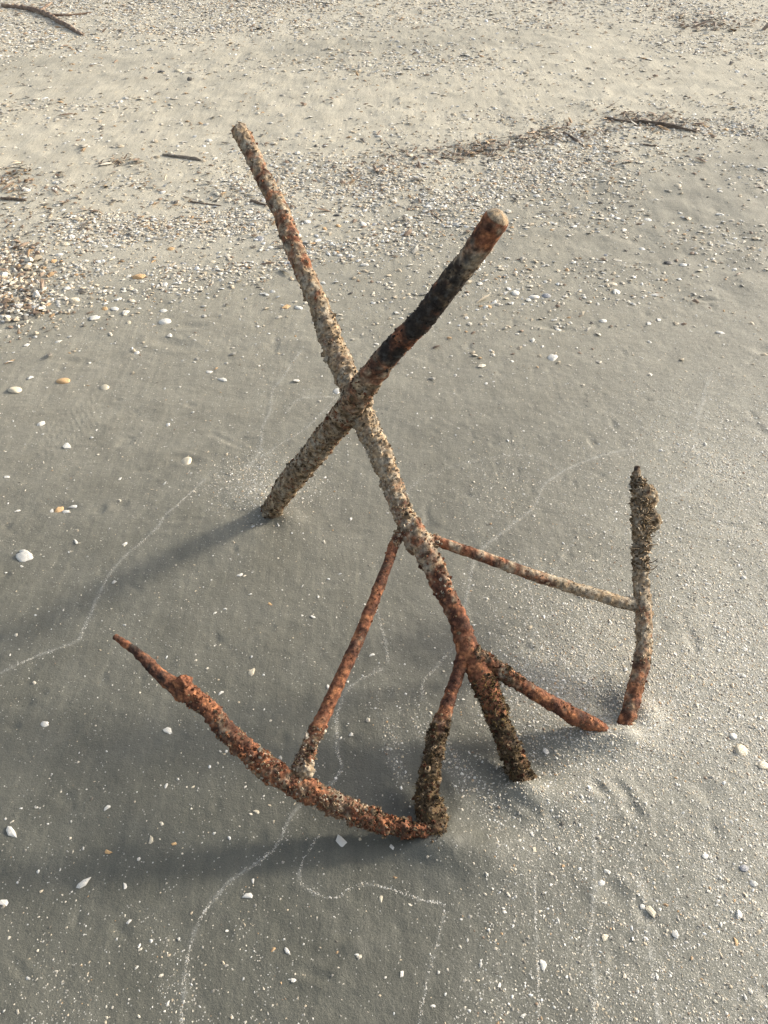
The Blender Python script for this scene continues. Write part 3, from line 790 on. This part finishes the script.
stick('driftwood_stick', [(2,7,5),(22,9,6),(42,14,6.5),(62,24,6),(84,36,3.5)], 'grey forked branch lying on shells in the top left corner', ((.17,.12,.09),(.30,.23,.17)), .5, cat='branch', branches=[[(45,15,3),(66,16,2.5),(92,13,1.5)], [(40,12,3),(52,3,2)]])
stick('driftwood_stick', [(0,199,4),(14,200,5),(27,201,4)], 'dark stick end entering at the left edge above the shell band', DK, .4, group=SG)
stick('driftwood_stick', [(250,201,4),(260,204,4),(268,206,3)], 'dark stub of stick touching the left side of the upper shank', DK, .4, group=SG)
stick('driftwood_stick', [(190,202,1.6),(205,204,2),(222,206,1.4)], 'thin dark twig left of the upper shank', DK, .4, group=SG)
stick('driftwood_stick', [(0,170,2),(12,168,2.5),(28,170,1.6)], 'thin pale twig above the dark clump at the left edge', ((.3,.26,.2),(.4,.35,.27)), .4, group=SG)
stick('driftwood_stick', [(640,144,2),(650,146,2.5),(660,147,1.6)], 'small dark twig under the longest stick', DK, .4, group=SG)
stick('driftwood_stick', [(425,212,1.5),(436,217,2.2),(442,222,1.5)], 'small dark twig between the shank and the top of the stock', DK, .4, group=SG)

# ------------------------------------------------------------------ shells, one object each
def clam_mesh(name, wdt, lng, dome, ribs, mat, seed, broken=0.):
    """a domed bivalve half lying on its rim, 1 unit = 1 m; hinge towards -Y"""
    r_ = random.Random(seed)
    na, nr = 36, 8
    V, Fc = [], []
    ph = r_.uniform(0, 6)
    for side in (0, 1):
        for i in range(nr + 1):
            q = i / nr
            for j in range(na):
                a = 2 * math.pi * j / na
                rx = wdt / 2 * (1 + .06 * math.sin(a * 2 + ph)); ry = lng / 2 * (1.0 - .16 * max(0, -math.sin(a)) ** 2)
                br = 1 - broken * max(0, math.sin(a * 1.5 + ph)) ** 2 * (.7 + .3 * math.sin(a * 7 + ph)) - broken * .25 * (math.sin(5 * a + ph) > .2)
                x = rx * q * math.cos(a) * br; y = (ry * q * math.sin(a) - lng * .22 * (1 - q)) * br
                z = dome * (1 - q ** 2.2) + (.018 * wdt * math.sin(a * ribs) * q if ribs else 0) + .02 * wdt * math.sin(q * 16) * .4
                if side: z -= .055 * wdt * (1 - .5 * q) ; x *= .97; y *= .97
                V.append((x, y, z))
    def id_(s, i, j): return s * (nr + 1) * na + i * na + j % na
    for s in (0, 1):
        for i in range(nr):
            for j in range(na):
                f = (id_(s, i, j), id_(s, i, j + 1), id_(s, i + 1, j + 1), id_(s, i + 1, j))
                Fc.append(f if not s else f[::-1])
    for j in range(na): Fc.append((id_(0, nr, j), id_(0, nr, j + 1), id_(1, nr, j + 1), id_(1, nr, j)))
    me = bpy.data.meshes.new(name); me.from_pydata(V, [], Fc); me.materials.append(mat)
    for p in me.polygons: p.use_smooth = True
    me.update(); return me

def frag_mesh(name, el, mat, seed, thick=.06, curve=.10, n=6):
    """angular broken piece of shell about 1 unit long, gently curved, with thickness"""
    r_ = random.Random(seed)
    rim = []
    for j in range(n):
        a = 2 * math.pi * (j + r_.uniform(-.38, .38)) / n; q = .5 * r_.uniform(.72, 1.1)
        rim.append((q * math.cos(a), q * math.sin(a) / el))
    V, Fc = [], []
    for s in (0, 1):
        for q in (1, .55):
            for (x, y) in rim: V.append((x * q, y * q, curve * (1 - (2 * x * q) ** 2) * .5 + (0 if s == 0 else -thick) + (0.03 if q < 1 else 0)))
        V.append((0, 0, curve * .5 + .04 + (0 if s == 0 else -thick)))
    def o_(s): return s * (2 * n + 1)
    for s in (0, 1):
        b = o_(s)
        for j in range(n):
            k = (j + 1) % n
            f = [(b + j, b + k, b + n + k, b + n + j), (b + n + j, b + n + k, b + 2 * n)]
            Fc += f if s == 0 else [g[::-1] for g in f]
    for j in range(n):
        k = (j + 1) % n; Fc.append((j, k, o_(1) + k, o_(1) + j)[::-1])
    me = bpy.data.meshes.new(name); me.from_pydata(V, [], Fc); me.materials.append(mat); me.update(); return me

PROTO = {}
for c, m in SHM.items():
    PROTO['clam', c] = [clam_mesh(c + '_clam_shell', 1.0, .82, .26, 0, m, 3), clam_mesh(c + '_ribbed_shell', 1.0, .92, .30, 18, m, 5)]
    PROTO['frag', c] = [frag_mesh(c + '_shell_fragment', e, m, s) for e, s in ((1.2, 1), (1.8, 2), (1.4, 3), (2.4, 4))]
    PROTO['brok', c] = [clam_mesh(c + '_broken_shell', 1.0, .85, .24, 14, m, 8, .32), clam_mesh(c + '_broken_shell', 1.0, .8, .22, 0, m, 12, .25)]
ASP = 1.0
def place(kind, colr, u, v, px, label, group=None, rot=None, tilt=None, idx=None, cat='shell', P=None, size=None):
    if P is None: P = ground_pt(np.array(float(u)), np.array(float(v)))
    dep = P[1] * cp - (P[2] - H) * sp
    sz = size or px * dep / F
    lst = PROTO[kind, colr]; me = lst[(idx if idx is not None else random.randrange(len(lst))) % len(lst)]
    o = bpy.data.objects.new({'clam': 'clam_shell', 'frag': 'shell_fragment', 'brok': 'broken_shell'}[kind], me)
    COL.objects.link(o)
    o.scale = (sz, sz, sz * (.62 if kind != 'frag' else 1))
    o.location = (P[0], P[1], P[2] + sz * {'clam': .0, 'frag': .02, 'brok': .015}[kind])
    t = tilt if tilt is not None else .14
    o.rotation_euler = (random.uniform(-t, t), random.uniform(-t, t), rot if rot is not None else random.uniform(0, 6.28))
    tag(o, label, cat, group); return o
HAND = [
 ('clam','white',165,322,13,'round white clam shell below the shell band, left of the shank'),
 ('clam','white',164,311,8,'small white shell just above the round white clam'),
 ('clam','cream',186,462,16,'cream oval clam shell in a dark hollow left of the stock foot'),
 ('clam','cream',15,390,15,'cream clam shell near the left edge, upper of the left pair row'),
 ('clam','orange',63,381,14,'orange tinted clam shell beside the cream one near the left edge'),
 ('brok','white',25,556,20,'large white broken shell near the left edge at mid height'),
 ('brok','white',41,424,9,'small white shell left of the tread print'),
 ('frag','white',67,446,12,'white shell sliver lying in the tread print'),
 ('frag','white',209,372,8,'white shell piece in a small hollow, higher of two near the shank'),
 ('frag','white',223,380,14,'long thin white shell piece right below the hollow shell near the shank'),
 ('brok','orange',59,510,11,'tan shell in the little cluster of shells left of the long shadow'),
 ('frag','white',74,507,10,'white chip at the right end of the little shell cluster'),
 ('frag','white',66,512,9,'white chip at the bottom of the little shell cluster'),
 ('frag','white',52,511,6,'white chip at the left end of the little shell cluster'),
 ('frag','white',18,511,8,'white chip left of the little shell cluster by the left edge'),
 ('frag','white',7,477,7,'white chip close to the left edge above the little cluster'),
 ('brok','white',168,425,6,'tiny white shell between the cream clam and the tread print'),
 ('frag','white',125,544,6,'white chip touching the left side of the wavy swash line'),
 ('frag','white',120,479,6,'small white chip above the wavy swash line'),
 ('frag','white',240,575,7,'white chip below the long shadow of the stock'),
 ('frag','white',215,613,6,'white chip, left one of two between shadow and anchor arm'),
 ('frag','white',225,609,5,'white chip, right one of two between shadow and anchor arm'),
 ('frag','orange',270,604,6,'tan chip below the long shadow near the left brace'),
 ('frag','white',313,617,8,'white chip left of the left brace'),
 ('frag','white',351,519,5,'white chip right of the stock foot, above the left brace'),
 ('frag','cream',252,672,10,'cream shell piece between the arm knob and the left brace'),
 ('frag','white',328,687,8,'white chip touching the left brace halfway down'),
 ('frag','white',372,655,7,'white chip between the left brace and the shank'),
 ('frag','white',221,693,7,'white chip just above the arm, right of its knob'),
 ('frag','white',168,731,11,'white chip below the arm tip'),
 ('brok','white',45,724,9,'rounded white chip left below the arm tip'),
 ('frag','white',166,786,8,'white chip left of the arm, middle height'),
 ('frag','cream',193,787,5,'small cream chip right of the white one beside the arm'),
 ('frag','white',107,808,9,'squarish white chip in the dim band left of the arm'),
 ('frag','white',11,832,20,'long white shell splinter at the left edge low down',3),
 ('frag','white',83,884,19,'flat white shell splinter in the lower left',3),
 ('frag','white',3,903,14,'white splinter cut by the left edge at the lower left',1),
 ('frag','white',125,886,8,'thin white chip right of the flat white splinter',1),
 ('frag','cream',151,840,10,'cream angular chip in the lower left'),
 ('frag','orange',108,852,9,'tan chip pair member in the lower left'),
 ('frag','orange',174,844,6,'small tan chip right of the cream angular chip'),
 ('frag','white',341,842,16,'bright white rectangular shell chip under the buried end of the arm',2),
 ('frag','white',392,847,7,'white chip at the sand mound of the arm end'),
 ('frag','white',248,896,12,'white chip right of the curved swash line at the bottom left',1),
 ('frag','white',253,881,6,'tiny white chip above the one by the curved swash line'),
 ('frag','cream',381,899,8,'cream triangular chip on the looping swash line'),
 ('frag','white',287,951,11,'slender white chip low in the centre left',3),
 ('frag','white',293,980,7,'white chip under the slender chip at the bottom'),
 ('frag','white',357,955,6,'white chip in the small scratch marks at the bottom'),
 ('frag','white',402,974,7,'white chip at the head of a thin scratch at the bottom'),
 ('frag','white',433,1006,6,'white chip by the bottom edge below the loop'),
 ('frag','white',543,965,11,'white angular chip near the bottom right of centre'),
 ('brok','white',546,751,8,'round white chip right of the shank foot'),
 ('frag','white',532,834,7,'white chip in the beak marks right of the shank foot'),
 ('frag','cream',534,850,7,'cream chip under the beak marks'),
 ('clam','cream',741,751,15,'larger pale shell with a wet rim at the right edge, left one'),
 ('clam','cream',763,765,12,'pale shell cut by the right edge beside the larger one'),
 ('clam','white',733,736,8,'small pale shell above the larger pale shell at the right edge'),
 ('brok','grey',744,868,10,'grey shell in the speckled sand at the lower right'),
 ('brok','white',739,915,10,'white shell in the speckled sand at the lower right'),
 ('brok','white',753,883,9,'white chip between the grey shell and the right edge'),
 ('frag','orange',736,942,9,'reddish chip in the speckled sand at the lower right'),
 ('frag','cream',651,911,14,'tan leaf-like flake on the swash line at the lower right'),
 ('frag','white',657,977,9,'white chip on the swash line near the bottom right'),
 ('clam','grey',546,296,10,'grey clam shell beside a white one right of the stock tip'),
 ('clam','white',534,297,11,'white clam shell left of the grey one right of the stock tip'),
 ('brok','white',515,293,11,'flat white shell piece just right of the stock tip'),
 ('brok','white',616,292,11,'white shell piece in the middle of the right hand sand'),
 ('brok','white',603,321,8,'white chip below the middle of the right hand sand'),
 ('brok','white',553,358,13,'bluish white shell on the sand right of the stock'),
 ('frag','white',655,295,10,'white flake right of the white shell piece on the right'),
 ('brok','white',683,265,8,'white shell next to a dark pebble on the right'),
 ('brok','dark',668,263,9,'dark pebble-like shell on the right hand sand'),
 ('brok','white',648,220,9,'white shell in the upper right sand'),
 ('frag','white',659,320,8,'white flake above the right swash line'),
 ('frag','white',720,333,12,'thin white flake near the right edge'),
 ('brok','white',338,391,11,'white shell wedged beside the crossing of shank and stock'),
 ('frag','orange',287,307,12,'tan shell piece left of the shank below the shell band'),
 ('clam','white',299,308,9,'white shell between the tan piece and the shank'),
 ('brok','white',18,306,12,'white shell at the lower edge of the weed litter'),
 ('brok','white',95,318,12,'white shell on the lower rim of the shell band'),
 ('brok','white',115,309,10,'white shell right of the rim shell in the shell band'),
 ('clam','cream',74,300,13,'cream clam in the lower shell band at the left'),
 ('brok','orange',105,309,8,'orange shell chip in the lower shell band'),
 ('brok','orange',138,277,16,'orange-cream broken shells in the middle of the shell band'),
 ('clam','grey',260,239,11,'grey barnacle-like shell just left of the shank'),
 ('brok','dark',161,72,9,'black pebble-like shell on the upper beach at the top left'),
 ('brok','cream',178,71,9,'cream shell beside the black one on the upper beach'),
 ('frag','white',58,342,9,'white chip on the smooth sand by the left margin'),
 ('frag','white',27,345,8,'white flake by the left margin below the band'),
]
done = []
for h in HAND:
    kind, c, u, v, px, lab = h[:6]
    place(kind, c, u, v, px, lab, idx=h[6] if len(h) > 6 else None); done.append((u, v))

def region(u, v):
    if v < 330 and belt1(u, v) > .3:
        c = interp(u, [-500, -200, 0, 150, 300, 450, 600, 768, 1100], [330, 290, 262, 240, 218, 182, 142, 118, 92])
        e = 'upper edge' if v < c - 14 else 'lower edge' if v > c + 14 else 'middle'
        a = 'at the far left' if u < 90 else 'left of the shank' if u < 190 else 'just left of the shank' if u < 290 else 'just right of the shank' if u < 380 else 'between shank and stock tip' if u < 470 else 'behind the stock tip' if u < 560 else 'at the right' if u < 660 else 'near the right edge'
        return "at the shell band's %s, %s" % (e, a), 'shells of the wrack band'
    if v < 330:
        a = 'on the dry sand' if v < 200 else 'below the shell band'
        b = 'left of the shank' if u < 260 else 'between shank and stock tip' if u < 470 else 'right of the stock tip' if u < 620 else 'near the right edge'
        return a + ' ' + b, 'shells strewn beside the wrack band'
    a = 'on the grey sand '
    if u < 384: b = 'left of the stock foot' if v < 560 else 'left of the anchor arm' if u < 200 else 'by the left brace' if v < 800 else 'below the anchor arm'
    elif v < 520: b = 'right of the shank behind the brace' if u < 600 else 'behind the upright arm'
    elif v < 740: b = 'right of the upright arm' if u > 640 else 'inside the anchor frame'
    else: b = 'at the bottom right' if v > 880 and u > 560 else 'below the upright arm' if u > 560 else 'below the shank foot'
    return a + b, 'shells on the near sand'
LABS = set()
want = [(150, 'belt'), (30, 'low'), (20, 'near')]
for n, zone in want:
    k = 0; tries = 0
    while k < n and tries < 20000:
        tries += 1
        u = random.uniform(4, 764); v = {'belt': random.uniform(100, 320), 'low': random.uniform(180, 400), 'near': random.uniform(360, 1015)}[zone]
        if zone == 'belt' and random.random() > belt1(u, v): continue
        if zone == 'low' and random.random() > belt_low(u, v) + .1: continue
        if zone == 'near' and random.random() > .25 + .75 * (u > 560): continue
        if any(abs(u - a) < 7 and abs(v - b) < 5 for a, b in done): continue
        P = ground_pt(np.array(u), np.array(v))
        c = random.choices(['white', 'cream', 'orange', 'grey', 'dark'], [5, 4, 1.2, 1.2, .5])[0]
        kd = random.choices(['clam', 'brok', 'frag'], [2, 4, 4])[0] if zone != 'near' else random.choice(['frag', 'frag', 'brok'])
        if zone == 'near': c = random.choice(['white', 'white', 'cream'])
        sz = random.uniform(.020, .040) if zone != 'near' else random.uniform(.010, .016)
        reg, grp = region(u, v)
        nm = {'clam': 'clam shell', 'brok': 'broken shell', 'frag': 'shell fragment'}[kd]
        q = (sz - .020) / .020 if zone != 'near' else (sz - .010) / .006
        adj = 'tiny' if q < .25 else 'small' if q < .5 else 'medium' if q < .75 else 'larger'
        lab = '%s %s %s %s' % (adj, {'orange': 'tan', 'dark': 'blackish'}.get(c, c), nm, reg)
        if lab in LABS: continue
        LABS.add(lab)
        place(kd, c, u, v, 0, lab, grp, P=P, size=sz)
        done.append((u, v)); k += 1
